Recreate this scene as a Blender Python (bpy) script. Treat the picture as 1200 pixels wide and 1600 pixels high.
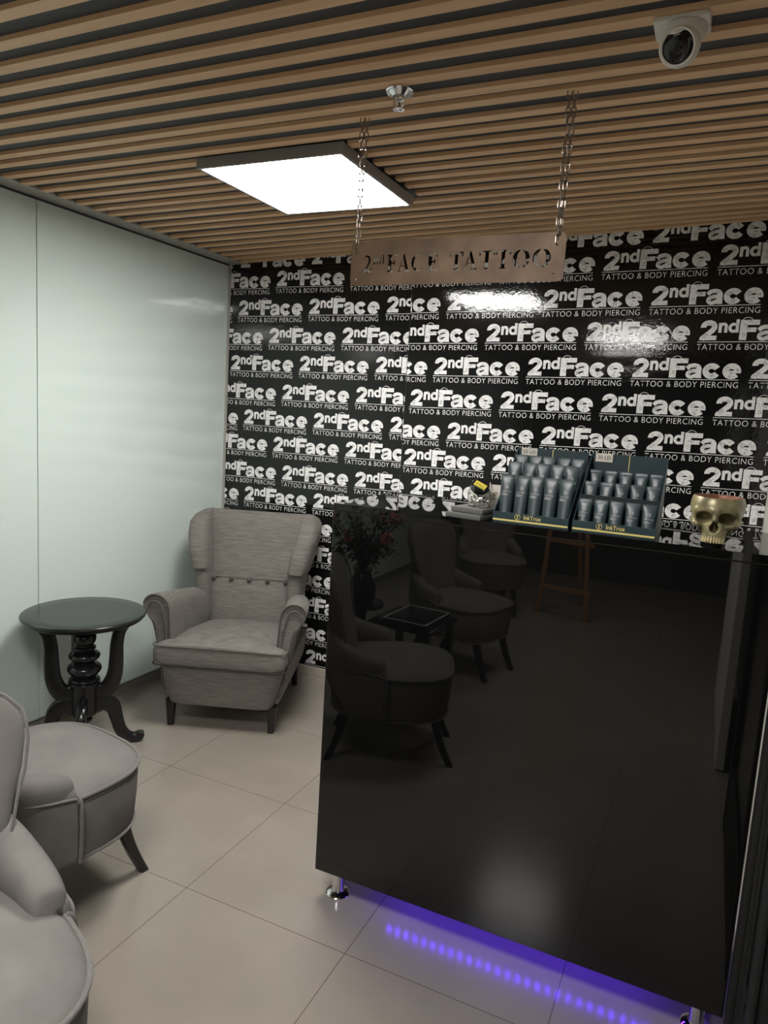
import bpy, bmesh, math, random
import numpy as np
from mathutils import Vector, Matrix

random.seed(7)
PI = math.pi
for o in list(bpy.data.objects):
    bpy.data.objects.remove(o, do_unlink=True)
SC = bpy.context.scene
COL = SC.collection

# ------------------------------------------------------------------ camera
YAW, PITCH, ROLL = math.radians(24.527), math.radians(7.7945), math.radians(3.5067)
CAM_H = 1.604
cd = bpy.data.cameras.new('camera')
cd.sensor_fit = 'VERTICAL'; cd.sensor_height = 32.0; cd.sensor_width = 24.0
cd.lens = 1111.5 / 1600 * 32.0
cd.clip_start = 0.01
cam = bpy.data.objects.new('camera', cd); COL.objects.link(cam)
B0 = Matrix(((1, 0, 0), (0, 0, -1), (0, 1, 0)))
RZ = Matrix(((math.cos(YAW), math.sin(YAW), 0), (-math.sin(YAW), math.cos(YAW), 0), (0, 0, 1)))
RX = Matrix(((1, 0, 0), (0, math.cos(PITCH), -math.sin(PITCH)), (0, math.sin(PITCH), math.cos(PITCH))))
RR = Matrix(((math.cos(ROLL), -math.sin(ROLL), 0), (math.sin(ROLL), math.cos(ROLL), 0), (0, 0, 1)))
M = RR @ RX @ B0 @ RZ
rot = M.transposed() @ Matrix(((1, 0, 0), (0, -1, 0), (0, 0, -1)))
cam.matrix_world = Matrix.Translation((0, 0, CAM_H)) @ rot.to_4x4()
SC.camera = cam

# ------------------------------------------------------------------ light and exposure
wd = bpy.data.worlds.new('world'); SC.world = wd; wd.use_nodes = True
wd.node_tree.nodes['Background'].inputs[0].default_value = (0.8, 0.9, 1.0, 1)
wd.node_tree.nodes['Background'].inputs[1].default_value = 0.15
SC.view_settings.view_transform = 'Standard'
SC.view_settings.look = 'None'
SC.view_settings.gamma = 1.0
SC.view_settings.use_curve_mapping = False
SC.view_settings.exposure = 0.0
LAMP = 44.0          # radiance of the two ceiling panels
LED = 92.0           # radiance of the blue diodes

WX, WY, ZC = -2.794, 3.65, 2.444     # left wall, back wall, underside of the ceiling slats
TY = 1.92                            # plane of the counter front

# ------------------------------------------------------------------ materials
def sl(c):
    return tuple(((v / 12.92) if v <= 0.04045 else ((v + 0.055) / 1.055) ** 2.4) for v in c)
def rgb(r, g, b):
    return sl((r / 255, g / 255, b / 255)) + (1.0,)
def mat(name, col, rough=0.5, metal=0.0, spec=0.5, coat=0.0, sheen=0.0, trans=0.0, ior=None):
    m = bpy.data.materials.new(name); m.use_nodes = True
    p = m.node_tree.nodes['Principled BSDF']
    p.inputs['Base Color'].default_value = col
    p.inputs['Roughness'].default_value = rough
    p.inputs['Metallic'].default_value = metal
    p.inputs['Specular IOR Level'].default_value = spec
    p.inputs['Coat Weight'].default_value = coat
    p.inputs['Sheen Weight'].default_value = sheen
    p.inputs['Transmission Weight'].default_value = trans
    if ior: p.inputs['IOR'].default_value = ior
    return m
def P(m): return m.node_tree.nodes['Principled BSDF']
def node(m, t, **kw):
    n = m.node_tree.nodes.new(t)
    for k, v in kw.items():
        if k in n.inputs: n.inputs[k].default_value = v
        else: setattr(n, k, v)
    return n
def link(m, a, b): m.node_tree.links.new(a, b)
def coords(m, scale=(1, 1, 1), world=False):
    if world: src = node(m, 'ShaderNodeNewGeometry').outputs['Position']
    else: src = node(m, 'ShaderNodeTexCoord').outputs['Object']
    mp = node(m, 'ShaderNodeMapping'); mp.inputs['Scale'].default_value = scale
    link(m, src, mp.inputs['Vector']); return mp.outputs['Vector']
def mottle(m, c1, c2, scale=(5, 5, 5), nscale=1.0, detail=6, lo=0.35, hi=0.65, world=False):
    v = coords(m, scale, world)
    n = node(m, 'ShaderNodeTexNoise', Scale=nscale, Detail=detail); link(m, v, n.inputs['Vector'])
    r = node(m, 'ShaderNodeValToRGB')
    r.color_ramp.elements[0].position = lo; r.color_ramp.elements[0].color = c1
    r.color_ramp.elements[1].position = hi; r.color_ramp.elements[1].color = c2
    link(m, n.outputs['Fac'], r.inputs['Fac']); link(m, r.outputs['Color'], P(m).inputs['Base Color'])
    return n, r
def bump(m, h, strength=0.2, dist=0.002):
    b = node(m, 'ShaderNodeBump', Strength=strength, Distance=dist)
    link(m, h, b.inputs['Height']); link(m, b.outputs['Normal'], P(m).inputs['Normal'])
def emit(name, col, s):
    m = mat(name, (0.8, 0.8, 0.8, 1), 0.5)
    P(m).inputs['Emission Color'].default_value = col; P(m).inputs['Emission Strength'].default_value = s
    return m

# floor tiles: 60 cm porcelain, thin joints
M_floor = mat('porcelain_tile', rgb(168, 155, 139), 0.185, spec=0.42)
n, r = mottle(M_floor, rgb(136, 128, 118), rgb(146, 138, 128), (1, 1, 1), 3.0, 8, 0.3, 0.7, world=True)
sp = node(M_floor, 'ShaderNodeSeparateXYZ'); link(M_floor, node(M_floor, 'ShaderNodeNewGeometry').outputs['Position'], sp.inputs[0])
def joint(axis, off):
    a = node(M_floor, 'ShaderNodeMath', operation='ADD'); a.inputs[1].default_value = -off
    link(M_floor, sp.outputs[axis], a.inputs[0])
    d = node(M_floor, 'ShaderNodeMath', operation='DIVIDE'); d.inputs[1].default_value = 0.6; link(M_floor, a.outputs[0], d.inputs[0])
    f = node(M_floor, 'ShaderNodeMath', operation='ROUND'); link(M_floor, d.outputs[0], f.inputs[0])
    s = node(M_floor, 'ShaderNodeMath', operation='SUBTRACT'); link(M_floor, d.outputs[0], s.inputs[0]); link(M_floor, f.outputs[0], s.inputs[1])
    ab = node(M_floor, 'ShaderNodeMath', operation='ABSOLUTE'); link(M_floor, s.outputs[0], ab.inputs[0])
    lt = node(M_floor, 'ShaderNodeMath', operation='LESS_THAN'); lt.inputs[1].default_value = 0.0021; link(M_floor, ab.outputs[0], lt.inputs[0])
    return lt.outputs[0]
jm = node(M_floor, 'ShaderNodeMath', operation='MAXIMUM')
link(M_floor, joint('X', -1.4345), jm.inputs[0]); link(M_floor, joint('Y', 1.7417), jm.inputs[1])
mx = node(M_floor, 'ShaderNodeMix', data_type='RGBA')
link(M_floor, jm.outputs[0], mx.inputs[0]); link(M_floor, r.outputs['Color'], mx.inputs[6]); mx.inputs[7].default_value = rgb(92, 82, 70)
link(M_floor, mx.outputs[2], P(M_floor).inputs['Base Color'])
n2 = node(M_floor, 'ShaderNodeTexNoise', Scale=260.0, Detail=3.0)
link(M_floor, coords(M_floor, world=True), n2.inputs['Vector']); bump(M_floor, n2.outputs['Fac'], 0.12, 0.0006)

M_glass_wall = mat('back_painted_glass', rgb(211, 224, 217), 0.03, spec=0.95)
M_black_foil = mat('glossy_black_foil', rgb(20, 20, 20), 0.07, spec=0.5)
v = coords(M_black_foil, world=True)
nb = node(M_black_foil, 'ShaderNodeTexNoise', Scale=60.0, Detail=3.0); link(M_black_foil, v, nb.inputs['Vector']); bump(M_black_foil, nb.outputs['Fac'], 0.25, 0.0012)
def worn(name, light, dark):
    m = mat(name, light, 0.16, spec=0.5)
    v = coords(m, world=True)
    n1 = node(m, 'ShaderNodeTexNoise', Scale=24.0, Detail=2.0); n1.inputs['Distortion'].default_value = 1.4; link(m, v, n1.inputs['Vector'])
    s = node(m, 'ShaderNodeMath', operation='SUBTRACT'); s.inputs[1].default_value = 0.5; link(m, n1.outputs['Fac'], s.inputs[0])
    a = node(m, 'ShaderNodeMath', operation='ABSOLUTE'); link(m, s.outputs[0], a.inputs[0])
    l = node(m, 'ShaderNodeMath', operation='LESS_THAN'); l.inputs[1].default_value = 0.005; link(m, a.outputs[0], l.inputs[0])
    x = node(m, 'ShaderNodeMix', data_type='RGBA'); link(m, l.outputs[0], x.inputs[0]); x.inputs[6].default_value = light; x.inputs[7].default_value = dark
    link(m, x.outputs[2], P(m).inputs['Base Color'])
    nb = node(m, 'ShaderNodeTexNoise', Scale=60.0, Detail=3.0); link(m, v, nb.inputs['Vector']); bump(m, nb.outputs['Fac'], 0.25, 0.0012)
    return m
M_letter = worn('worn_white_print', rgb(240, 238, 238), rgb(92, 90, 92))
M_tag = mat('white_print', rgb(240, 238, 236), 0.2)
M_ink = mat('black_line_print', rgb(30, 28, 30), 0.2)
M_slat = mat('oak_slat', rgb(150, 115, 84), 0.5)
n, r = mottle(M_slat, rgb(214, 170, 128), rgb(232, 192, 150), (0.6, 14, 14), 2.0, 6, 0.3, 0.7, world=True)
M_deck = mat('dark_deck', rgb(66, 67, 70), 0.7)
M_white = mat('white_paint', rgb(226, 222, 212), 0.5)
M_edge = mat('pale_strip', rgb(168, 166, 158), 0.5)
M_alu = mat('brushed_aluminium', rgb(190, 192, 190), 0.3, 1.0)
M_skirt = mat('grey_skirting', rgb(122, 122, 112), 0.45)
M_skirt2 = mat('tile_skirting', rgb(186, 176, 158), 0.45)
M_gap = mat('dark_joint', rgb(50, 54, 52), 0.6)
M_frame = mat('anthracite_frame', rgb(140, 135, 131), 0.45)
M_lit = emit('lamp_diffuser', (1.0, 0.985, 0.955, 1), LAMP)
M_lacq = mat('black_gloss_panel', (0.0035, 0.0035, 0.0035, 1), 0.02, spec=0.62)
M_darkwall = mat('dark_wall', rgb(62, 60, 58), 0.6)
M_door = mat('dark_door', rgb(40, 40, 39), 0.6, spec=0.2)
M_doorin = mat('dark_door_panel', rgb(26, 27, 27), 0.15)
M_chrome = mat('chrome', rgb(225, 225, 228), 0.07, 1.0)
M_led = emit('blue_diode', (0.09, 0.012, 1.0, 1), LED)
M_strip = mat('led_tape', rgb(230, 230, 230), 0.5)

def fabric(name, c1, c2, sc, sheen, st=0.25, weave=None):
    m = mat(name, c1, 0.9, sheen=sheen, spec=0.2)
    P(m).inputs['Sheen Roughness'].default_value = 0.4
    n, r = mottle(m, c1, c2, sc, 1.0, 5, 0.3, 0.7)
    n2 = node(m, 'ShaderNodeTexNoise', Scale=1.0, Detail=4.0); link(m, coords(m, weave or (400, 400, 400)), n2.inputs['Vector'])
    bump(m, n2.outputs['Fac'], st, 0.0015)
    return m
M_velvet = fabric('grey_velvet', rgb(108, 105, 102), rgb(124, 120, 116), (7, 7, 7), 0.0, 0.15)
M_linen = fabric('grey_linen', rgb(98, 94, 90), rgb(122, 117, 111), (14, 14, 190), 0.1, 0.35, (60, 60, 600))
M_linen_d = fabric('grey_linen_piping', rgb(80, 76, 72), rgb(98, 93, 88), (60, 60, 60), 0.1)
M_velvet_p = fabric('grey_velvet_piping', rgb(108, 105, 102), rgb(118, 114, 110), (60, 60, 60), 0.2)
M_seam = mat('dark_seam', rgb(58, 55, 52), 0.9, spec=0.1)
M_legs = mat('black_brown_wood', rgb(30, 26, 25), 0.32)
M_black = mat('black_lacquered_wood', rgb(24, 25, 26), 0.22)
M_steel = mat('rusty_steel', rgb(120, 98, 80), 0.5, 0.35)
n, r = mottle(M_steel, rgb(86, 67, 50), rgb(118, 94, 73), (9, 9, 9), 1.2, 8, 0.35, 0.7)
M_chain = mat('chain_steel', rgb(160, 148, 138), 0.3, 1.0)
M_cam = mat('white_plastic', rgb(222, 216, 206), 0.4)
M_lens = mat('dark_lens', rgb(28, 28, 30), 0.06)
M_box = mat('petrol_card', rgb(30, 52, 58), 0.45)
M_boxin = mat('dark_card', rgb(22, 32, 36), 0.6)
M_kraft = mat('grey_card_edge', rgb(120, 124, 122), 0.6)
M_gold = mat('pale_gold_print', rgb(226, 208, 128), 0.4)
M_tube = mat('slate_tube', rgb(54, 67, 71), 0.34)
M_tubep = mat('silver_print', rgb(214, 216, 214), 0.25, 0.3)
M_price = mat('price_paper', rgb(226, 218, 206), 0.7)
M_text = mat('dark_print', rgb(40, 40, 40), 0.7)
M_skull = mat('bronze_bone', rgb(150, 140, 96), 0.33, 0.2)
n, r = mottle(M_skull, rgb(92, 88, 62), rgb(164, 152, 112), (30, 30, 30), 1.0, 5, 0.3, 0.7)
M_rim = mat('copper_rim', rgb(122, 78, 58), 0.45, 0.3)
M_tooth = mat('tooth', rgb(206, 188, 142), 0.3)
M_clear = mat('clear_glass', (0.97, 0.98, 0.98, 1), 0.02, trans=1.0, ior=1.45)
M_yellow = mat('yellow_label', rgb(222, 202, 64), 0.45)
M_silver = mat('silver_foil', rgb(214, 212, 206), 0.2, 0.85)
M_grey = mat('grey_holder', rgb(96, 96, 92), 0.3)
M_leaf = mat('dark_leaf', rgb(44, 62, 38), 0.5)
M_bloom = mat('pink_petal', rgb(196, 120, 108), 0.6)
M_pine = mat('pine', rgb(172, 122, 78), 0.5)

# ------------------------------------------------------------------ building helpers
def link_obj(name, me, parent=None):
    o = bpy.data.objects.new(name, me); COL.objects.link(o)
    if parent is not None: o.parent = parent
    return o
def obj(name, bm, m, parent=None, smooth=True, angle=None):
    me = bpy.data.meshes.new(name)
    bmesh.ops.recalc_face_normals(bm, faces=bm.faces)
    bm.to_mesh(me); bm.free()
    for k in (m if isinstance(m, (list, tuple)) else [m]): me.materials.append(k)
    if smooth:
        me.polygons.foreach_set('use_smooth', [True] * len(me.polygons))
        me.set_sharp_from_angle(angle=math.radians(angle or 40))
    me.update()
    return link_obj(name, me, parent)
def tag(o, label=None, cat=None, group=None, kind=None):
    if label: o['label'] = label
    if cat: o['category'] = cat
    if group: o['group'] = group
    if kind: o['kind'] = kind
    return o
def empty(name, loc, rz=0.0, label=None, cat=None, group=None):
    o = bpy.data.objects.new(name, None); COL.objects.link(o)
    o.location = loc; o.rotation_euler = (0, 0, rz); o.empty_display_size = 0.05
    return tag(o, label, cat, group)
def kids(o): return [c for c in bpy.data.objects if c.parent is o]
def copy_tree(o, parent=None):
    c = o.copy(); COL.objects.link(c)
    if parent is not None: c.parent = parent
    for ch in kids(o): copy_tree(ch, c)
    return c
def struct(name, bm, m, smooth=False): return tag(obj(name, bm, m, None, smooth), kind='structure')

def add_box(bm, x0, x1, y0, y1, z0, z1, bev=0.0, seg=2, mi=0):
    b = bmesh.new()
    vs = [b.verts.new((x, y, z)) for z in (z0, z1) for y in (y0, y1) for x in (x0, x1)]
    for f in ((0, 2, 3, 1), (4, 5, 7, 6), (0, 1, 5, 4), (2, 6, 7, 3), (0, 4, 6, 2), (1, 3, 7, 5)):
        b.faces.new([vs[i] for i in f])
    if bev > 0: bmesh.ops.bevel(b, geom=b.edges[:] , offset=bev, segments=seg, profile=0.5, affect='EDGES')
    merge(bm, b, mi=mi)
def merge(bm, b, mat4=None, mi=None):
    vm = {}
    for v in b.verts:
        vm[v] = bm.verts.new(mat4 @ v.co if mat4 is not None else v.co)
    for f in b.faces:
        try:
            nf = bm.faces.new([vm[v] for v in f.verts]); nf.material_index = f.material_index if mi is None else mi; nf.smooth = f.smooth
        except ValueError: pass
    b.free()
def box(x0, x1, y0, y1, z0, z1, bev=0.0, seg=2):
    bm = bmesh.new(); add_box(bm, x0, x1, y0, y1, z0, z1, bev, seg); return bm
def loft(rings, bm=None, cap=True, closed=True):
    bm = bm or bmesh.new()
    R = [[bm.verts.new(p) for p in r] for r in rings]
    n = len(R[0])
    for a, b in zip(R, R[1:]):
        for i in range(n if closed else n - 1):
            j = (i + 1) % n
            bm.faces.new((a[i], a[j], b[j], b[i]))
    if cap:
        for r, s in ((R[0], -1), (R[-1], 1)):
            c = Vector((0, 0, 0))
            for v in r: c += v.co
            cv = bm.verts.new(c / n)
            for i in range(n):
                f = (r[i], r[(i + 1) % n], cv)
                bm.faces.new(f if s > 0 else f[::-1])
    return bm
def lathe(prof, seg=40, c=(0, 0), bm=None, cap=True):
    return loft([[(c[0] + r * math.cos(2 * PI * k / seg), c[1] + r * math.sin(2 * PI * k / seg), z) for k in range(seg)] for r, z in prof], bm, cap)
def spline(pts, n):
    pts = [Vector(p) for p in pts]; out = []
    k = len(pts) - 1
    for s in range(n + 1):
        t = s / n * k; i = min(int(t), k - 1); f = t - i
        p0 = pts[max(i - 1, 0)]; p1 = pts[i]; p2 = pts[i + 1]; p3 = pts[min(i + 2, k)]
        out.append(0.5 * ((2 * p1) + (p2 - p0) * f + (2 * p0 - 5 * p1 + 4 * p2 - p3) * f * f + (3 * p1 - p0 - 3 * p2 + p3) * f ** 3))
    return out
def cspline(pts, n):
    pts = [Vector(p) for p in pts]; out = []; k = len(pts)
    for s in range(n):
        t = s / n * k; i = int(t); f = t - i
        p0, p1, p2, p3 = (pts[(i + d) % k] for d in (-1, 0, 1, 2))
        out.append(0.5 * ((2 * p1) + (p2 - p0) * f + (2 * p0 - 5 * p1 + 4 * p2 - p3) * f * f + (3 * p1 - p0 - 3 * p2 + p3) * f ** 3))
    return out
def tube(path, r, seg=8, closed=False, bm=None):
    path = [Vector(p) for p in path]; n = len(path); rings = []
    nrm = None
    for i, p in enumerate(path):
        a = path[i - 1] if (i > 0 or closed) else path[i]; b = path[(i + 1) % n] if (i < n - 1 or closed) else path[i]
        t = (b - a).normalized()
        if nrm is None:
            nrm = t.cross(Vector((0, 0, 1)));
            if nrm.length < 1e-3: nrm = t.cross(Vector((1, 0, 0)))
        nrm = (nrm - t * nrm.dot(t)).normalized(); bi = t.cross(nrm)
        rr = r[i] if isinstance(r, (list, tuple)) else r
        rings.append([p + nrm * rr * math.cos(2 * PI * k / seg) + bi * rr * math.sin(2 * PI * k / seg) for k in range(seg)])
    if closed: rings.append(rings[0])
    b2 = loft(rings, None, not closed)
    if closed: bmesh.ops.remove_doubles(b2, verts=b2.verts, dist=1e-6)
    if bm is None: return b2
    merge(bm, b2); return bm
def se(a, b, n=3.0, m=36, c=(0, 0)):
    out = []
    for k in range(m):
        t = 2 * PI * k / m; ct, st = math.cos(t), math.sin(t)
        out.append((c[0] + a * math.copysign(abs(ct) ** (2 / n), ct), c[1] + b * math.copysign(abs(st) ** (2 / n), st)))
    return out
def interp(tab, t):
    for (a, *va), (b, *vb) in zip(tab, tab[1:]):
        if t <= b:
            f = max(0.0, min(1.0, (t - a) / (b - a))); f = f * f * (3 - 2 * f) * 0.35 + f * 0.65
            return [x + (y - x) * f for x, y in zip(va, vb)]
    return list(tab[-1][1:])
def poly(bm, pts, mi=0):
    f = bm.faces.new([bm.verts.new((p[0], p[1], p[2] if len(p) > 2 else 0.0)) for p in pts]); f.material_index = mi; return f
def text_mesh(s, offset=0.0, extrude=0.0, res=3, space=1.0):
    cu = bpy.data.curves.new('t', 'FONT'); cu.body = s; cu.size = 1.0; cu.offset = offset; cu.extrude = extrude
    cu.resolution_u = res; cu.fill_mode = 'FRONT' if extrude == 0 else 'BOTH'; cu.space_character = space
    o = bpy.data.objects.new('t', cu); COL.objects.link(o)
    me = bpy.data.meshes.new_from_object(o.evaluated_get(bpy.context.evaluated_depsgraph_get()))
    bpy.data.objects.remove(o, do_unlink=True); bpy.data.curves.remove(cu)
    bm = bmesh.new(); bm.from_mesh(me); bpy.data.meshes.remove(me)
    return bm
def fit(bm, x0, x1, y0, y1):
    xs = [v.co.x for v in bm.verts]; ys = [v.co.y for v in bm.verts]
    ax, bx, ay, by = min(xs), max(xs), min(ys), max(ys)
    for v in bm.verts:
        v.co.x = x0 + (v.co.x - ax) / (bx - ax) * (x1 - x0); v.co.y = y0 + (v.co.y - ay) / (by - ay) * (y1 - y0)
    return bm
def upright(bm, loc, scale=1.0, rz=0.0):
    """text lying in xy -> standing in the xz plane, facing -y"""
    m4 = Matrix.Translation(loc) @ Matrix.Rotation(rz, 4, 'Z') @ Matrix.Rotation(PI / 2, 4, 'X') @ Matrix.Scale(scale, 4)
    bmesh.ops.transform(bm, matrix=m4, verts=bm.verts); return bm

# ================================================================== SETTING
struct('floor', box(-3.2, 1.6, -4.0, 3.75, -0.05, 0.0), M_floor)

# left wall: two rows of pale green back-painted glass with a thin vertical joint
bm = bmesh.new()
JY = 2.285
ys = [-3.9, -2.515, -1.315, -0.115, 1.085, JY, WY]
for a, b in zip(ys, ys[1:]):
    add_box(bm, WX - 0.012, WX, a + 0.0022, b - 0.0022, 0.062, 2.437)
wl = struct('wall_left', bm, M_glass_wall)
wb = bmesh.new(); add_box(wb, WX - 0.10, WX - 0.014, -3.9, WY + 0.1, 0.0, 2.6)
struct('wall_left_backing', wb, M_gap)
struct('baseboard_left', box(WX - 0.012, WX + 0.002, -3.9, WY, 0.0, 0.052, 0.001), M_skirt)
struct('trim_1', box(WX - 0.012, WX + 0.004, -3.9, WY, 0.053, 0.061), M_alu)
struct('trim_2', box(WX + 0.0005, WX + 0.013, WY - 0.013, WY - 0.0005, 0.056, 2.44), M_edge)

# back wall: black foil wallpaper printed all over with the studio's lettering
RX_END = 0.235
SEAM = -1.580
wall_bm = bmesh.new()
add_box(wall_bm, WX - 0.1, RX_END, WY, WY + 0.10, 0.0, 2.62)
def stroke(bm, pts, w, mi=0, z=0.0):
    pts = [Vector((p[0], p[1])) for p in pts]; L = []; R = []
    for i, p in enumerate(pts):
        a = pts[max(i - 1, 0)]; b = pts[min(i + 1, len(pts) - 1)]
        t = (b - a).normalized(); nn = Vector((-t.y, t.x)) * w / 2
        L.append(bm.verts.new((p.x + nn.x, p.y + nn.y, z))); R.append(bm.verts.new((p.x - nn.x, p.y - nn.y, z)))
    for i in range(len(pts) - 1):
        f = bm.faces.new((L[i], L[i + 1], R[i + 1], R[i])); f.material_index = mi
def arc(cx, cy, rx, ry, a0, a1, n=14):
    return [(cx + rx * math.cos(math.radians(a0 + (a1 - a0) * k / n)), cy + ry * math.sin(math.radians(a0 + (a1 - a0) * k / n))) for k in range(n + 1)]
def spiral(cx, cy, r, turns, a0=0, n=22):
    return [(cx + r * (1 - k / n * 0.85) * math.cos(a0 + turns * 2 * PI * k / n), cy + r * (1 - k / n * 0.85) * math.sin(a0 + turns * 2 * PI * k / n)) for k in range(n + 1)]
def word_template():
    """one print: heavy '2ndFace' over a rule and a fine tagline; width 1, rule at y=0. slots 1 letters, 2 tagline, 3 line art"""
    T = bmesh.new()
    W = 0.056
    # 2
    stroke(T, arc(0.090, 0.145, 0.050, 0.038, 190, -20, 14) + [(0.128, 0.115), (0.098, 0.085), (0.062, 0.056), (0.040, 0.034), (0.034, 0.022)], 0.050, 1)
    poly(T, [(0.010, 0.017, 0), (0.166, 0.017, 0), (0.166, 0.060, 0), (0.052, 0.060, 0)], 1); poly(T, [(0.012, 0.017, 0), (0.030, 0.017, 0), (0.074, 0.064, 0), (0.030, 0.050, 0)], 1)
    # n d
    for x0, x1, z0, z1 in ((0.176, 0.205, 0.088, 0.180), (0.326, 0.354, 0.088, 0.212)): poly(T, [(x0, z0, 0), (x1, z0, 0), (x1, z1, 0), (x0, z1, 0)], 1)
    stroke(T, [(0.192, 0.145)] + arc(0.218, 0.148, 0.024, 0.022, 160, 0, 10) + [(0.242, 0.13), (0.242, 0.088)], 0.028, 1)
    stroke(T, arc(0.308, 0.133, 0.032, 0.034, 50, 310, 16), 0.028, 1)
    # F
    for x0, x1, z0, z1 in ((0.364, 0.428, 0.016, 0.206), (0.428, 0.530, 0.158, 0.206), (0.428, 0.506, 0.092, 0.134)): poly(T, [(x0, z0, 0), (x1, z0, 0), (x1, z1, 0), (x0, z1, 0)], 1)
    # a
    poly(T, [(0.608, 0.015, 0), (0.664, 0.015, 0), (0.660, 0.060, 0), (0.660, 0.115, 0), (0.612, 0.115, 0)], 1)
    stroke(T, [(0.526, 0.108)] + arc(0.586, 0.112, 0.050, 0.026, 165, 0, 14), 0.040, 1)
    stroke(T, [(0.625, 0.092), (0.585, 0.086)] + arc(0.568, 0.052, 0.032, 0.026, 110, 300, 14) + [(0.605, 0.038), (0.622, 0.050)], 0.036, 1)
    # c e
    stroke(T, arc(0.752, 0.084, 0.054, 0.049, 30, 330, 26), W * 0.98, 1)
    stroke(T, arc(0.930, 0.084, 0.054, 0.049, 0, 322, 28), W * 0.98, 1)
    poly(T, [(0.94, 0.066, 0), (1.012, 0.066, 0), (1.012, 0.092, 0), (0.94, 0.092, 0)], 1); poly(T, [(0.89, 0.068, 0), (0.945, 0.068, 0), (0.945, 0.090, 0), (0.89, 0.090, 0)], 1)
    stroke(T, arc(0.425, 0.178, 0.052, 0.052, 20, 190), 0.0045, 1, 0.001)
    stroke(T, [(0.0, 0.0), (1.0, 0.0)], 0.0055, 2)
    t = fit(text_mesh('TATTOO & BODY PIERCING', -0.011, res=4, space=1.08), 0.0, 1.0, -0.076, -0.020); merge(T, t, mi=2)
    for c in ((0.06, 0.055, 0.03, 1.4, 0), (0.125, 0.16, 0.022, 1.2, 2), (0.44, 0.13, 0.028, 1.3, 1), (0.40, 0.07, 0.02, 1.1, 4), (0.565, 0.06, 0.03, 1.5, 1),
              (0.60, 0.12, 0.02, 1.2, 3), (0.72, 0.11, 0.028, 1.3, 2), (0.755, 0.035, 0.018, 1.2, 0), (0.895, 0.11, 0.03, 1.4, 2), (0.975, 0.095, 0.016, 1.1, 5), (0.92, 0.03, 0.015, 1.1, 1)):
        stroke(T, spiral(*c), 0.0026, 3)
    # keep overlapping strokes a hair apart
    seen = set(); lvl = 0
    for f in T.faces:
        f.tag = False
    for f in T.faces:
        if f.tag: continue
        isl = [f]; f.tag = True; k = 0
        while k < len(isl):
            for e in isl[k].edges:
                for g in e.link_faces:
                    if not g.tag: g.tag = True; isl.append(g)
            k += 1
        if f.material_index == 1: lvl += 1
        z = {1: 0.00012 * lvl, 2: 0.0001, 3: 0.0042}[f.material_index]
        for g in isl:
            for v in g.verts: v.co.z = z
    bmesh.ops.triangulate(T, faces=T.faces)
    return T
TW = word_template()
TPL = bpy.data.meshes.new('tpl'); TW.to_mesh(TPL)
TH = TW.copy()
bmesh.ops.delete(TH, geom=[f for f in TH.faces if f.material_index == 2], context='FACES')
TPL2 = bpy.data.meshes.new('tpl2'); TH.to_mesh(TPL2); TH.free(); TW.free()
def put_word(x, z, w, slope, xl, xr, head_only=False, zmax=2.6):
    if x > xr or x + w * 1.02 < xl: return
    b = bmesh.new(); b.from_mesh(TPL2 if head_only else TPL)
    for v in b.verts:
        lx, ly, lz = v.co
        v.co = (x + lx * w, WY - 0.0004 - lz * 0.5, z + ly * w + slope * lx * w)
    for px, sg, bad in ((xl, -1, x < xl), (xr, 1, x + w * 1.02 > xr)):
        if bad:
            bmesh.ops.bisect_plane(b, geom=b.verts[:] + b.edges[:] + b.faces[:], plane_co=(px, 0, 0), plane_no=(sg, 0, 0), clear_outer=True)
    if z - 0.1 * w < 0.055:
        bmesh.ops.bisect_plane(b, geom=b.verts[:] + b.edges[:] + b.faces[:], plane_co=(0, 0, 0.056), plane_no=(0, 0, -1), clear_outer=True)
    merge(wall_bm, b)
LEFT = [(2.419, -2.719, True), (2.308, -2.455, False), (2.141, -2.722, False), (1.979, -2.494, False), (1.815, -2.769, False), (1.651, -2.386, False), (1.490, -2.657, False),
        (1.337, -2.435, False), (1.170, -2.363, False), (1.017, -2.634, False), (0.860, -2.452, False), (0.701, -2.250, False), (0.545, -2.416, False),
        (0.385, -2.252, False), (0.215, -2.372, False), (0.060, -2.139, False)]
for z, x0, head in LEFT:
    for k in range(-2, 4):
        x = x0 + 0.4965 * k
        put_word(x, z + 0.006 * k, 0.452, 0.012 if z < 1.4 else 0.003, WX, SEAM - 0.001, head)
RIGHT = [(2.465, -0.379, True), (2.345, -0.590, False), (2.171, -0.865, False), (2.013, -0.639, False), (1.837, -0.916, False), (1.663, -1.044, False), (1.496, -0.815, False),
         (1.337, -1.059, False), (1.176, -1.009, False), (1.012, -0.80, False), (0.848, -1.02, False), (0.684, -0.74, False), (0.52, -0.95, False), (0.356, -1.1, False), (0.192, -0.83, False), (0.07, -1.0, False)]
for z, x0, head in RIGHT:
    for k in range(-3, 4):
        put_word(x0 + 0.509 * k, z + 0.0095 * k, 0.468, 0.019, SEAM + 0.001, RX_END, head)
add_box(wall_bm, SEAM - 0.0008, SEAM + 0.0008, WY - 0.0003, WY + 0.01, 0.056, 2.5, mi=4)
struct('wall_back', wall_bm, [M_black_foil, M_letter, M_tag, M_ink, M_gap])
struct('baseboard_back', box(WX + 0.003, RX_END, WY - 0.012, WY - 0.0008, 0.0, 0.053, 0.002), M_skirt2)

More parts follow.
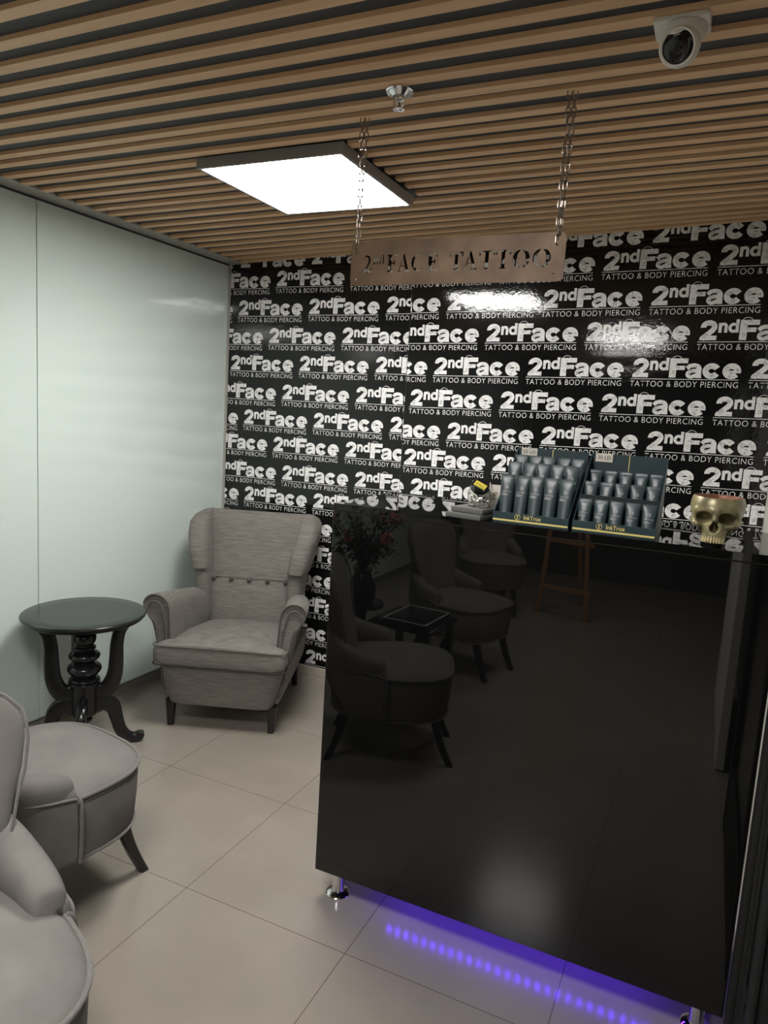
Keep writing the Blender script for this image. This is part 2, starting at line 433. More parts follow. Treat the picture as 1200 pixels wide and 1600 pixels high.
# right side: pale wall return behind the counter, dark door beside the counter, pale jamb, plain wall behind the camera
struct('wall_right', box(RX_END + 0.001, RX_END + 0.1, TY + 0.06, WY + 0.1, 0.0, 2.62), M_white)
bm = bmesh.new()
add_box(bm, 0.30, 0.40, -4.0, 0.1, 0, 2.62)
struct('wall_right_near', bm, M_darkwall)
dj = bmesh.new(); add_box(dj, 0.262, 0.40, 0.10, 0.212, 0, 2.12, 0.004)
struct('trim_3', dj, M_white)
d2 = tag(obj('door_2', box(0.168, 0.208, -0.95, 0.20, 0.012, 2.08, 0.002, 1), M_white, None, False), kind='structure')
obj('handle', lathe([(0.012, -0.02), (0.024, -0.03), (0.026, -0.045), (0.018, -0.055)], 20), M_alu, d2)
d2h = kids(d2)[0]; d2h.rotation_euler = (0, PI / 2, 0); d2h.location = (0.19, -0.86, 1.02)
struct('wall_rear', box(-3.2, 0.4, -4.0, -3.9, 0, 2.62), M_darkwall)
door = tag(obj('door_1', box(0.215, 0.255, 0.72, 1.917, 0.015, 2.2, 0.002, 1), M_doorin, None, False), kind='structure')
bm = bmesh.new()
for a, b in ((0.72, 0.80), (1.60, 1.665), (1.84, 1.917)): add_box(bm, 0.200, 0.2145, a, b, 0.015, 2.2, 0.004)
add_box(bm, 0.1862, 0.1998, 1.845, 1.917, 0.015, 2.2, 0.002); add_box(bm, 0.203, 0.2145, 0.80, 1.84, 0.015, 0.30, 0.004); add_box(bm, 0.203, 0.2145, 0.80, 1.84, 2.1, 2.2, 0.004)
obj('door_frame', bm, M_door, door)
obj('door_seal', box(0.1965, 0.1995, 1.700, 1.712, 0.30, 2.2), M_door, door, smooth=False)
struct('wall_over_door', box(0.216, 0.40, 0.206, TY + 0.059, 2.215, 2.62), M_white)

# ceiling: dark deck with oak slats
ce = struct('ceiling', box(-3.2, 0.6, -4.0, WY + 0.1, ZC + 0.135, ZC + 0.18), M_deck)
far = [1.314, 1.406, 1.500, 1.594, 1.680, 1.783, 1.890, 1.961, 2.066, 2.150, 2.243, 2.337, 2.430, 2.524, 2.610, 2.712, 2.818, 2.913, 3.025, 3.130, 3.235, 3.34, 3.445, 3.54, 3.635]
far = [1.314 - 0.097 * k for k in range(22, 0, -1)] + far
PX0, PX1, PY0, PY1 = -1.770, -1.174, 2.092, 2.690     # opening for the lamp
def lift(x, y):
    return max(0.0, (y - 1.7) / 1.9) ** 1.5 * 0.034 * (x - WX)
def slat(bm, x0, x1, yf, w=0.036, h=0.0125):
    rings = []
    for k in range(9):
        x = x0 + (x1 - x0) * k / 8; z = ZC + lift(x, yf)
        rings.append([(x, yf - w, z), (x, yf, z), (x, yf, z + h), (x, yf - w, z + h)])
    loft(rings, bm)
bm = bmesh.new()
for yf in far:
    if PY0 < yf and yf - 0.036 < PY1:
        slat(bm, WX + 0.115, PX0 - 0.002, yf); slat(bm, PX1 + 0.002, 0.42, yf)
    else: slat(bm, WX + 0.115, 0.42, yf)
obj('slats', bm, M_slat, ce, smooth=False)
bm = bmesh.new()
N = 24
rings = []
for k in range(N + 1):
    y = -1.0 + (WY + 0.05 + 1.0) * k / N
    rings.append([(x, y, ZC + 0.0130 + lift(x, y)) for x in (WX - 0.05, -2.0, -1.0, 0.0, 0.45)])
loft(rings, bm, cap=False, closed=False)
# leave the lamp opening closed: the lamp's tray covers it from below
obj('backing', bm, M_deck, ce, smooth=False)
struct('trim_4', box(WX + 0.0, WX + 0.112, -1.0, WY - 0.001, ZC + 0.003, ZC + 0.0125), M_edge)
struct('trim_5', box(WX - 0.012, WX + 0.001, -3.9, WY, 2.4385, 2.4475), M_gap)

# ================================================================== LAMPS
def panel_light(cx, cy, label):
    L = empty('panel_light', (cx, cy, ZC - 0.024), 0, label, 'light', 'square ceiling panels')
    hw = 0.292; b = bmesh.new()
    for x0, x1, y0, y1 in ((-hw, hw, -hw, -hw + 0.012), (-hw, hw, hw - 0.012, hw), (-hw, -hw + 0.012, -hw + 0.012, hw - 0.012), (hw - 0.012, hw, -hw + 0.012, hw - 0.012)):
        add_box(b, x0, x1, y0, y1, 0.0, 0.036)
    add_box(b, -hw + 0.0121, hw - 0.0121, -hw + 0.0121, hw - 0.0121, 0.030, 0.0355)
    obj('frame', b, M_frame, L, smooth=False)
    obj('diffuser', box(-hw + 0.0125, hw - 0.0125, -hw + 0.0125, hw - 0.0125, 0.003, 0.007), M_lit, L, smooth=False)
    return L
panel_light(-1.472, 2.390, 'square white ceiling panel light shining between the wooden slats')
panel_light(-0.80, 0.42, 'square ceiling panel light above the viewer, reflected in the black wallpaper')

panel_light(-1.10, -1.75, 'square ceiling panel light far behind the viewer, faint in the black wallpaper')

# ================================================================== CHAIRS
def barrel_chair(loc, rz, label):
    """low-armed slipper chair facing local +x"""
    t = empty('slipper_chair', loc, rz, label, 'chair', 'grey velvet slipper chairs')
    def outline(s, z, c=0.0):
        pts = se(0.292 * s, 0.272 * s, 3.0, 48)
        out = []
        for x, y in pts:
            y *= 1.0 - 0.10 * max(0.0, -x) / 0.28
            out.append((x + c, y, z))
        return out
    obj('seat_base', loft([outline(s, z) for s, z in ((0.90, 0.228), (0.945, 0.231), (0.957, 0.239), (0.985, 0.33), (0.995, 0.405), (0.985, 0.414))]), M_velvet, t)
    obj('seat', loft([outline(s, z) for s, z in ((0.96, 0.408), (0.995, 0.416), (1.0, 0.428), (0.985, 0.438), (0.93, 0.449), (0.8, 0.46), (0.6, 0.468), (0.3, 0.473), (0.08, 0.474))]), M_velvet, t)
    b = tube(outline(1.002, 0.437), 0.0065, 8, True); obj('piping', b, M_velvet_p, t)
    b = tube(outline(0.962, 0.236), 0.005, 8, True); obj('piping', b, M_velvet_p, t)
    tab = [(0.34, 0.222, 0.045), (0.45, 0.215, 0.05), (0.55, 0.206, 0.05), (0.64, 0.228, 0.05), (0.72, 0.252, 0.05), (0.79, 0.263, 0.048), (0.845, 0.256, 0.045), (0.885, 0.222, 0.040), (0.908, 0.165, 0.032), (0.920, 0.09, 0.02), (0.923, 0.03, 0.008)]
    rings = []
    zs = [0.34 + 0.54 * k / 16 for k in range(17)] + [0.893, 0.903, 0.911, 0.917, 0.921, 0.923]
    edge = []
    for z in zs:
        hw, th = interp(tab, z); xc = -0.225 - 0.24 * (z - 0.42)
        rings.append([(xc + x + 0.55 * y * y, y, z) for x, y in se(th, hw, 2.6, 40)])
    for z in zs[2:]:
        hw, th = interp(tab, z); xc = -0.225 - 0.24 * (z - 0.42); edge.append((xc + th * 0.55 + 0.55 * hw * hw, hw * 1.0, z))
    obj('backrest', loft(rings), M_velvet, t)
    e2 = [(x, -y, z) for x, y, z in reversed(edge)]
    obj('piping', tube(edge + e2, 0.0045, 6), M_velvet_p, t)
    for s in (-1, 1):
        st = [(-0.022, 0.236, 0.492, 0.026), (-0.030, 0.236, 0.508, 0.036), (-0.06, 0.234, 0.515, 0.043), (-0.12, 0.228, 0.525, 0.048), (-0.18, 0.216, 0.541, 0.052), (-0.225, 0.200, 0.568, 0.052), (-0.26, 0.186, 0.602, 0.044), (-0.29, 0.170, 0.65, 0.024)]
        pth = spline([(x, s * y, z - 0.034) for x, y, z, r in st], 28); rr = spline([(r, 0, 0) for x, y, z, r in st], 28)
        rings = []
        for p, q in zip(pth, rr):
            zt, zb = p.z + 0.004, 0.24 + 0.10 * max(0, -p.x - 0.18) / 0.07
            hz = (zt - zb) / 2
            rings.append([(p.x, p.y + s * (0.020) + u, (zt + zb) / 2 + w_) for u, w_ in se(0.030, hz, 5, 20)])
        obj('side_panel', loft(rings), M_velvet, t)
        rings = []
        for p, q in zip(pth, rr):
            zt, zb = p.z + q.x * 0.98, 0.42
            rings.append([(p.x, p.y + s * 0.004 + u, (zt + zb) / 2 + w_) for u, w_ in se(max(q.x, 0.006) * 1.0, (zt - zb) / 2, 2.6, 24)])
        obj('armrest', loft(rings), M_velvet, t)
        obj('piping', tube([(p.x, p.y + s * 0.052, p.z - 0.024) for p in pth[:20]], 0.0045, 6), M_velvet_p, t)
        obj('piping', tube(spline([(-0.014, s * 0.272, 0.446), (-0.012, s * 0.287, 0.425), (-0.013, s * 0.291, 0.34), (-0.016, s * 0.288, 0.245)], 12), 0.0055, 6), M_velvet_p, t)
    for x0, y0, dx, dy in ((0.215, 0.155, 0.085, 0.005), (0.215, -0.155, 0.085, -0.005), (-0.20, 0.175, -0.075, 0.01), (-0.20, -0.175, -0.075, -0.01)):
        rings = []
        for k in range(9):
            f = k / 8; w = 0.021 - 0.005 * f; ox = x0 + dx * f ** 1.5; oy = y0 + dy * f ** 1.5
            rings.append([(ox + u, oy + q, 0.24 * (1 - f)) for u, q in se(w, w, 5, 16)])
        obj('leg', loft(rings), M_legs, t)
    return t
barrel_chair((-1.835, 1.475, 0), math.radians(80), 'grey velvet slipper chair in front of the small round black table')
barrel_chair((-1.295, 0.800, 0), math.radians(-22), 'nearest grey velvet slipper chair, cut off by the lower left corner')
barrel_chair((-1.38, -0.53, 0), math.radians(15), 'grey velvet slipper chair seen only as a reflection beside the flowers')

barrel_chair((-1.64, -2.05, 0), math.radians(62), 'farthest grey velvet slipper chair, only mirrored beside the pine easel')

def wing_chair(loc, rz):
    t = empty('wing_armchair', loc, rz, 'grey linen wing armchair with buttoned high back standing in the corner', 'armchair')
    # base, widening upward
    rings = []
    for z, hw, yf, yb in ((0.128, 0.262, -0.415, 0.26), (0.132, 0.280, -0.432, 0.27), (0.15, 0.287, -0.437, 0.275), (0.25, 0.314, -0.445, 0.30), (0.335, 0.337, -0.45, 0.31), (0.345, 0.33, -0.44, 0.30)):
        rings.append([(x, y + (yf + yb) / 2, z) for x, y in se(hw, (yb - yf) / 2, 9, 56)])
    obj('base', loft(rings), M_linen, t)
    # cushion, wider in front of the arms
    rings = []
    for y, hw, hz in ((-0.475, 0.305, 0.035), (-0.472, 0.325, 0.048), (-0.462, 0.337, 0.054), (-0.44, 0.342, 0.057), (-0.40, 0.342, 0.058), (-0.385, 0.33, 0.059), (-0.372, 0.29, 0.060), (-0.34, 0.283, 0.062), (-0.15, 0.272, 0.066), (0.05, 0.24, 0.06), (0.12, 0.23, 0.05)):
        zc = 0.390 - 0.03 * max(0, y + 0.3) / 0.4
        rings.append([(u, y, zc + w * (1 + (0.18 * (1 - (u / hw) ** 2) if w > 0 else 0))) for u, w in se(hw, hz, 5, 48)])
    cu = obj('seat_cushion', loft(rings), M_linen, t)
    for zz in (0.437, 0.343):
        pts = [(-0.336, -0.39, zz), (-0.343, -0.43, zz), (-0.335, -0.462, zz), (-0.30, -0.474, zz), (-0.15, -0.477, zz + 0.002), (0, -0.478, zz + 0.003), (0.15, -0.477, zz + 0.002), (0.30, -0.474, zz), (0.335, -0.462, zz), (0.343, -0.43, zz), (0.336, -0.39, zz)]
        obj('piping', tube(spline(pts, 60), 0.0038 if zz > 0.4 else 0.0034, 6), M_linen_d if zz > 0.4 else M_seam, t)
    # back
    tab = [(0.33, 0.225, 0.150, 0.07), (0.45, 0.235, 0.160, 0.075), (0.65, 0.262, 0.195, 0.075), (0.85, 0.285, 0.248, 0.068), (0.96, 0.30, 0.278, 0.058), (0.995, 0.30, 0.288, 0.045), (1.01, 0.295, 0.292, 0.028), (1.015, 0.285, 0.293, 0.01)]
    rings = []
    zs = [0.33 + 0.63 * k / 18 for k in range(19)] + [0.975, 0.988, 0.998, 1.006, 1.011, 1.015]
    for z in zs:
        hx, yc, hy = interp(tab, z)
        dent = 0.010 * math.exp(-((z - 0.655) / 0.02) ** 2)
        rings.append([(u, yc + w + (dent if w < 0 else 0) - (0.012 * (1 - (u / hx) ** 2) if w < 0 else 0), z) for u, w in se(hx, hy, 5, 48)])
    obj('backrest', loft(rings), M_linen, t)
    obj('seam', tube([(x, 0.123 - 0.012 * (1 - (x / 0.26) ** 2) + 0.006, 0.655) for x in [-0.25 + 0.5 * k / 20 for k in range(21)]], 0.0028, 6), M_linen_d, t)
    for k in range(5):
        x = -0.212 + 0.106 * k
        b = bmesh.new(); bmesh.ops.create_uvsphere(b, u_segments=14, v_segments=8, radius=0.0145)
        bmesh.ops.transform(b, matrix=Matrix.Translation((x, 0.115 - 0.012 * (1 - (x / 0.26) ** 2), 0.655)) @ Matrix.Diagonal((1, 0.6, 1, 1)), verts=b.verts)
        obj('button', b, M_linen_d, t)
    # arms
    for s in (-1, 1):
        prof = [(0.268, 0.30), (0.276, 0.40), (0.283, 0.50), (0.289, 0.595), (0.306, 0.640), (0.340, 0.664), (0.385, 0.664), (0.416, 0.640), (0.421, 0.608), (0.406, 0.575), (0.380, 0.545), (0.356, 0.47), (0.334, 0.34), (0.310, 0.20), (0.298, 0.150), (0.278, 0.150), (0.270, 0.2)]
        def ring(y, sc, dz, n=70):
            sh = 0.02 - (0.0 if y < -0.3 else 0.16 * (y + 0.3))
            pp = cspline([(a, b, 0) for a, b in prof], n); cx, cz = 0.335, 0.42
            return [(s * (cx + (sh - 0.02) * min(1, max(0, (p.y - 0.2) / 0.3)) + (p.x - cx) * sc), y, cz + (p.y - cz) * (sc if p.y < 0.3 else (0.5 + sc / 2)) + dz * max(0, (p.y - 0.3) / 0.35)) for p in pp]
        rings = [ring(-0.372, 0.90, 0), ring(-0.381, 0.955, 0), ring(-0.376, 0.99, 0), ring(-0.36, 1.0, 0), ring(-0.2, 0.99, -0.022), ring(0.0, 0.97, -0.05), ring(0.12, 0.94, -0.07), ring(0.27, 0.86, -0.10), ring(0.285, 0.8, -0.10)]
        obj('armrest', loft(rings), M_linen, t)
        for sc, yy in ((0.985, -0.381), (0.60, -0.3825)):
            pp = cspline([(a, b, 0) for a, b in prof], 70); cx, cz = 0.335, 0.42
            if sc < 0.9: path = [(s * (0.335 + (p.x - cx) * 0.62 + (0.012 if p.y > 0.55 else 0)), yy, cz + (p.y - cz) * 0.86) for p in pp if p.y > 0.34]
            else: path = [(s * (cx + (p.x - cx) * sc), yy, cz + (p.y - cz) * 0.99) for p in pp if p.y > 0.18]
            i0 = max(range(len(path)), key=lambda i: (Vector(path[i]) - Vector(path[i - 1])).length)
            path = path[i0:] + path[:i0]
            obj('piping', tube(path, 0.0045, 6), M_linen_d, t)
        # wing
        tab = [(0.48, 0.292, 0.165, 0.046, 0.10), (0.60, 0.288, 0.165, 0.046, 0.105), (0.70, 0.294, 0.170, 0.052, 0.115), (0.715, 0.30, 0.165, 0.058, 0.135), (0.80, 0.315, 0.185, 0.064, 0.15), (0.90, 0.335, 0.220, 0.066, 0.145), (0.96, 0.343, 0.245, 0.062, 0.125), (0.995, 0.338, 0.262, 0.05, 0.10), (1.015, 0.325, 0.272, 0.03, 0.07), (1.022, 0.315, 0.275, 0.01, 0.04)]
        rings = []
        for z in [0.48 + 0.48 * k / 24 for k in range(25)] + [0.975, 0.988, 0.999, 1.008, 1.015, 1.019, 1.022]:
            xc, yc, hx, hy = interp(tab, z)
            rings.append([(s * (xc - 0.022 + u), yc + w, z - 0.006) for u, w in se(hx, hy, 3.2, 32)])
        obj('wing', loft(rings), M_linen, t)
        obj('seam', tube([(s * (0.244 + 0.05 * (k / 14)), 0.085 + 0.125 * (k / 14) ** 1.1, 0.47 + 0.50 * k / 14) for k in range(15)], 0.003, 6), M_seam, t)
        for yy, dx, dy in ((-0.385, 0.0, 0.0), (0.22, 0.0, 0.04)):
            rings = []
            for k in range(6):
                f = k / 5; w = 0.026 - 0.010 * f
                rings.append([(s * (0.266 + dx * f) + u, yy + dy * f + q, 0.14 * (1 - f)) for u, q in se(w, w, 4, 18)])
            obj('leg', loft(rings), M_legs, t)
    return t
wing_chair((-2.227, 3.120, 0), math.radians(21.5))
bpy.data.objects['wing_armchair'].scale = (0.958, 1.0, 0.993)

# ================================================================== ROUND TABLE
def round_table(loc):
    t = empty('pedestal_table', loc, math.atan2(0.74, 0.675), 'round black wooden pedestal table between the armchair and a velvet chair', 'table')
    obj('tabletop', lathe([(0.232, 0.612), (0.246, 0.613), (0.253, 0.617), (0.254, 0.622), (0.252, 0.6235), (0.258, 0.6255), (0.263, 0.629), (0.265, 0.634), (0.264, 0.6385), (0.2615, 0.6415), (0.258, 0.6428), (0.2575, 0.643), (0.20, 0.6431), (0.05, 0.6431)], 80), M_black, t, angle=22)
    col = [(0.012, 0.118), (0.024, 0.124), (0.030, 0.14), (0.024, 0.150), (0.034, 0.158), (0.046, 0.165), (0.048, 0.20), (0.048, 0.300), (0.056, 0.306), (0.058, 0.318), (0.052, 0.322), (0.056, 0.330), (0.050, 0.338), (0.038, 0.343), (0.048, 0.352), (0.060, 0.372), (0.061, 0.388), (0.048, 0.405), (0.034, 0.412), (0.046, 0.422), (0.056, 0.436), (0.054, 0.450), (0.040, 0.464), (0.034, 0.470), (0.042, 0.478), (0.038, 0.486), (0.032, 0.492), (0.040, 0.508), (0.042, 0.53), (0.036, 0.546), (0.024, 0.556), (0.022, 0.61)]
    obj('column', lathe([(p.x, p.y) for p in spline([(r * 1.2, z, 0) for r, z in col], 150)], 48), M_black, t)
    def board(pts, w, name, az, th=0.017, n=26):
        path = spline([(r, z, 0) for r, z in pts], n); ww = spline([(q, 0, 0) for q in w], n); rings = []
        for i, p in enumerate(path):
            a = path[max(i - 1, 0)]; b = path[min(i + 1, n)]; d = (b - a).normalized(); nn = Vector((-d.y, d.x, 0))
            h = ww[i].x / 2; rings.append([(p.x + nn.x * u, v_, p.y + nn.y * u) for u, v_ in se(h, th, 6, 16)])
        bm = loft(rings); bmesh.ops.transform(bm, matrix=Matrix.Rotation(az, 4, 'Z'), verts=bm.verts)
        obj(name, bm, M_black, t)
    for az in (0.0, PI, PI / 2 + 0.25):
        board([(0.040, 0.262), (0.075, 0.262), (0.108, 0.288), (0.130, 0.345), (0.136, 0.42), (0.138, 0.49), (0.152, 0.555), (0.185, 0.60), (0.20, 0.613)], (0.088, 0.082, 0.074, 0.068, 0.063, 0.058, 0.055, 0.055, 0.055), 'bracket', az, 0.020)
    for az in (0.0, PI, -PI / 2 - 0.1):
        board([(0.040, 0.205), (0.085, 0.212), (0.122, 0.185), (0.138, 0.135), (0.155, 0.075), (0.185, 0.032), (0.220, 0.020), (0.243, 0.030), (0.248, 0.044)], (0.09, 0.08, 0.068, 0.06, 0.054, 0.048, 0.044, 0.042, 0.028), 'leg', az, 0.021)
    return t
round_table((-2.487, 2.275, 0))

# ================================================================== COUNTER
def counter():
    t = empty('reception_counter', (0, TY, 0), 0, 'tall black high-gloss reception counter raised on chrome legs', 'counter')
    X0, X1 = -1.048, 0.183
    obj('front_panel', box(X0, X1, 0.0, 0.018, 0.096, 1.300, 0.0008, 1), M_lacq, t, smooth=False)
    obj('countertop', box(X0, X1 + 0.012, -0.003, 0.46, 1.3035, 1.325, 0.001, 1), M_lacq, t, smooth=False)
    obj('edge_trim', box(X0 + 0.002, X1, 0.004, 0.0175, 1.3002, 1.3033), mat('brown_edge', rgb(92, 78, 66), 0.4), t)
    b = bmesh.new()
    add_box(b, X0 + 0.001, X0 + 0.019, 0.0185, 0.44, 0.115, 1.302); add_box(b, X1 - 0.019, X1 - 0.001, 0.0185, 0.44, 0.115, 1.302)
    add_box(b, X0 + 0.02, X1 - 0.02, 0.0185, 0.44, 0.118, 0.136)
    obj('carcass', b, M_black, t, smooth=False)
    for x, y in ((-0.985, 0.052), (0.128, 0.06), (-0.985, 0.40), (0.128, 0.40)):
        obj('leg', lathe([(0.040, 0.0), (0.041, 0.004), (0.036, 0.009), (0.022, 0.013), (0.0195, 0.018), (0.0195, 0.117)], 32, (x, y)), M_chrome, t)
counter()
ls = empty('led_strip', (0, 2.035, 0.112), 0, 'blue glowing light strip under the black counter', 'light strip')
obj('tape', box(-0.83, 0.02, -0.005, 0.005, 0.0025, 0.0055), M_strip, ls, smooth=False)
dm = None
for k in range(27):
    x = -0.815 + 0.0315 * k
    if dm is None:
        d0 = obj('diode', box(-0.0045, 0.0045, -0.004, 0.004, -0.003, 0.0023), M_led, ls, smooth=False); dm = d0; d = d0
    else:
        d = d0.copy(); COL.objects.link(d); d.parent = ls
    d.location = (x, 0, 0)

# ================================================================== HANGING SIGN
SY, SX0, SX1, SZ0, SZ1 = 1.94, -1.042, -0.411, 1.978, 2.1035
def steel_sign():
    W, Hh = SX1 - SX0, SZ1 - SZ0
    t = empty('hanging_sign', (SX0, SY, SZ0), 0, 'rust-brown steel sign plate with cut-out studio name hanging on chains', 'sign')
    cu = bpy.data.curves.new('plate', 'CURVE'); cu.dimensions = '2D'; cu.fill_mode = 'BOTH'; cu.extrude = 0.0012
    def add(pts):
        s = cu.splines.new('POLY'); s.points.add(len(pts) - 1)
        for q, p in zip(s.points, pts): q.co = (p[0], p[1], 0, 1)
        s.use_cyclic_u = True
    r = 0.016; out = []
    for cx, cy, a in ((W - r, r, -90), (W - r, Hh - r, 0), (r, Hh - r, 90), (r, r, 180)): out += arc(cx, cy, r, r, a, a + 90, 6)
    add(out)
    for cx, cy in ((0.017, Hh - 0.022), (W - 0.022, Hh - 0.017), (0.018, 0.018), (W - 0.026, 0.020)): add(arc(cx, cy, 0.0032, 0.0032, 0, 345, 11))
    G = {}
    G['T'] = [[(0, 1), (1, 1), (1, .74), (.93, .74), (.86, .93), (.62, .93), (.62, .06), (.76, .03), (.76, 0), (.24, 0), (.24, .03), (.38, .06), (.38, .93), (.14, .93), (.07, .74), (0, .74)]]
    G['F'] = [[(0, 1), (1, 1), (1, .74), (.93, .74), (.84, .93), (.46, .93), (.46, .55), (.66, .55), (.73, .66), (.79, .66), (.79, .35), (.73, .35), (.66, .47), (.46, .47), (.46, .06), (.62, .03), (.62, 0), (.02, 0), (.02, .03), (.16, .06), (.16, .94), (0, .97)]]
    G['E'] = [[(0, 1), (.94, 1), (.94, .76), (.87, .76), (.78, .93), (.46, .93), (.46, .55), (.64, .55), (.71, .66), (.77, .66), (.77, .35), (.71, .35), (.64, .47), (.46, .47), (.46, .07), (.80, .07), (.93, .26), (1, .26), (.96, 0), (0, 0), (0, .03), (.16, .06), (.16, .94), (0, .97)]]
    G['A'] = [[(.44, 1), (.54, 1), (.90, .06), (1, .03), (1, 0), (.54, 0), (.54, .03), (.66, .06), (.40, .84)], [(.345, .74), (.385, .64), (.16, .06), (.28, .03), (.28, 0), (0, 0), (0, .03), (.09, .06)], [(.315, .36), (.50, .36), (.52, .29), (.29, .29)]]
    def crescent(a0, a1, th, flat=0.06):
        o = arc(.5, .5, .5, .5, a0, a1, 16); i = arc(.5, .5, .5 - th, .5 - flat, a1, a0, 16); return o + i
    G['C'] = [[*arc(.52, .5, .5, .5, 42, 318, 22), *arc(.60, .5, .36, .44, 312, 48, 22)]]
    G['O'] = [crescent(101, 259, .25), crescent(-79, 79, .25)]
    G['2'] = [[(0, .74), (.06, .90), (.22, 1), (.50, 1), (.72, .92), (.82, .76), (.78, .58), (.60, .40), (.28, .14), (.82, .14), (.92, .28), (1, .28), (.95, 0), (0, 0), (0, .05), (.36, .38), (.52, .58), (.54, .78), (.44, .90), (.28, .90), (.14, .80), (.08, .72)]]
    G['n'] = [[(0, 1), (.34, 1), (.34, .9), (.55, 1), (.75, 1), (.86, .85), (.86, .08), (1, .04), (1, 0), (.52, 0), (.52, .04), (.64, .08), (.64, .78), (.52, .84), (.36, .76), (.36, .08), (.48, .04), (.48, 0), (0, 0), (0, .04), (.12, .08), (.12, .92), (0, .95)]]
    G['d'] = [[(.55, 1), (.88, 1), (.88, .06), (1, .04), (1, 0), (.66, 0), (.66, .93), (.55, .96)], [*arc(.34, .31, .32, .33, 75, 285, 14), *arc(.38, .31, .14, .26, 280, 80, 14)]]
    bz, cp = 0.0365, 0.049
    for ch, x0, x1, y0, y1 in (('2', .043, .069, 0, 1), ('n', .073, .091, .48, .83), ('d', .093, .110, .48, 1.0), ('F', .117, .150, 0, 1), ('A', .152, .191, 0, 1), ('C', .194, .235, 0, 1), ('E', .242, .277, 0, 1),
                               ('T', .311, .351, 0, 1), ('A', .352, .393, 0, 1), ('T', .397, .441, 0, 1), ('T', .444, .486, 0, 1), ('O', .491, .538, 0, 1), ('O', .545, .594, 0, 1)):
        for pl in G[ch]:
            add([(x0 + p[0] * (x1 - x0), bz + (y0 + p[1] * (y1 - y0)) * cp) for p in pl])
    o = bpy.data.objects.new('p', cu); COL.objects.link(o)
    me = bpy.data.meshes.new_from_object(o.evaluated_get(bpy.context.evaluated_depsgraph_get()))
    bpy.data.objects.remove(o, do_unlink=True)
    bm = bmesh.new(); bm.from_mesh(me); bpy.data.meshes.remove(me)
    bmesh.ops.transform(bm, matrix=Matrix.Rotation(PI / 2, 4, 'X'), verts=bm.verts)
    obj('plate', bm, M_steel, t, smooth=False)
steel_sign()
def link_mesh(L=0.027, w=0.011, r=0.0017):
    pts = arc(0, L / 2 - w / 2, w / 2, w / 2, 0, 180, 6) + arc(0, -L / 2 + w / 2, w / 2, w / 2, 180, 360, 6)
    return [(x, 0, z) for x, z in pts], r
def chain(x, dx_top, label):
    z0, z1 = SZ1 - 0.020, ZC + 0.02
    t = empty('hanging_chain', (x, SY, z0), 0, label, 'chain', 'sign chains')
    pl, r = link_mesh()
    for s in (-1, 1):
        bm = bmesh.new(); n = int((z1 - z0) / 0.0218)
        for k in range(n + 1):
            f = k / n
            c = Vector((dx_top * f + s * (0.0008 + 0.0065 * f ** 0.6), s * 0.0022, (z1 - z0) * f))
            b = tube(pl, r, 6, True)
            m4 = Matrix.Translation(c) @ Matrix.Rotation((PI / 2 if k % 2 else 0.0) + 0.35 + 0.3 * random.random(), 4, 'Z')
            merge(bm, b, m4)
        obj('strand', bm, M_chain, t)
chain(SX0 + 0.017, 0.004, 'steel chain holding the left end of the hanging sign')
chain(SX1 - 0.022, 0.004, 'steel chain holding the right end of the hanging sign')

# ================================================================== CEILING DEVICES
def dome_camera():
    t = empty('security_camera', (-0.158, 1.690, ZC - 0.0003), 0, 'white turret security camera with a dark lens under the ceiling slats', 'camera')
    b = box(-0.066, 0.062, -0.050, 0.050, -0.012, 0.0, 0.004); obj('mount_plate', b, M_cam, t)
    obj('housing', lathe([(0.050, -0.010), (0.055, -0.015), (0.055, -0.026), (0.051, -0.038), (0.046, -0.046)], 40), M_cam, t)
    d = Vector((-0.16, -0.80, -0.42)).normalized()
    q = d.to_track_quat('Z', 'Y').to_matrix().to_4x4()
    c = Vector((0, -0.010, -0.056))
    b = lathe([(0.012, -0.046), (0.030, -0.036), (0.043, -0.018), (0.047, 0.0), (0.047, 0.014), (0.045, 0.024), (0.041, 0.029), (0.037, 0.028), (0.036, 0.023)], 40)
    bmesh.ops.transform(b, matrix=Matrix.Translation(c) @ q, verts=b.verts); obj('eyeball', b, M_cam, t)
    b = lathe([(0.0365, 0.0235), (0.034, 0.026), (0.022, 0.029), (0.006, 0.030)], 40)
    bmesh.ops.transform(b, matrix=Matrix.Translation(c) @ q, verts=b.verts); obj('lens_cover', b, M_lens, t)
    obj('cable', tube(spline([(0.050, 0.0, -0.004), (0.060, 0.002, -0.012), (0.062, 0.004, 0.0), (0.058, 0.006, 0.024)], 12), 0.002, 6), M_cam, t)
dome_camera()
bpy.data.objects['security_camera'].scale = (0.85, 0.85, 0.85)
def sprinkler():
    t = empty('fire_sprinkler', (-0.850, 1.800, ZC), 0, 'chrome fire sprinkler head on the ceiling slats near the left chain', 'sprinkler')
    obj('escutcheon', lathe([(0.036, 0.0), (0.037, -0.004), (0.034, -0.008), (0.028, -0.006), (0.024, -0.010), (0.018, -0.016), (0.016, -0.010)], 36), M_chrome, t)
    obj('nozzle', lathe([(0.013, -0.006), (0.015, -0.018), (0.012, -0.026), (0.007, -0.028)], 24), M_chrome, t)
    b = bmesh.new()
    for s in (-1, 1): tube(spline([(s * 0.010, 0, -0.022), (s * 0.014, 0, -0.034), (s * 0.004, 0, -0.046)], 8), 0.0018, 6, bm=b)
    tube([(0, 0, -0.026), (0, 0, -0.046)], 0.0028, 8, bm=b)
    obj('yoke', b, M_chrome, t)
    obj('deflector', lathe([(0.004, -0.046), (0.015, -0.047), (0.015, -0.0485), (0.004, -0.049)], 20), M_chrome, t)
sprinkler()

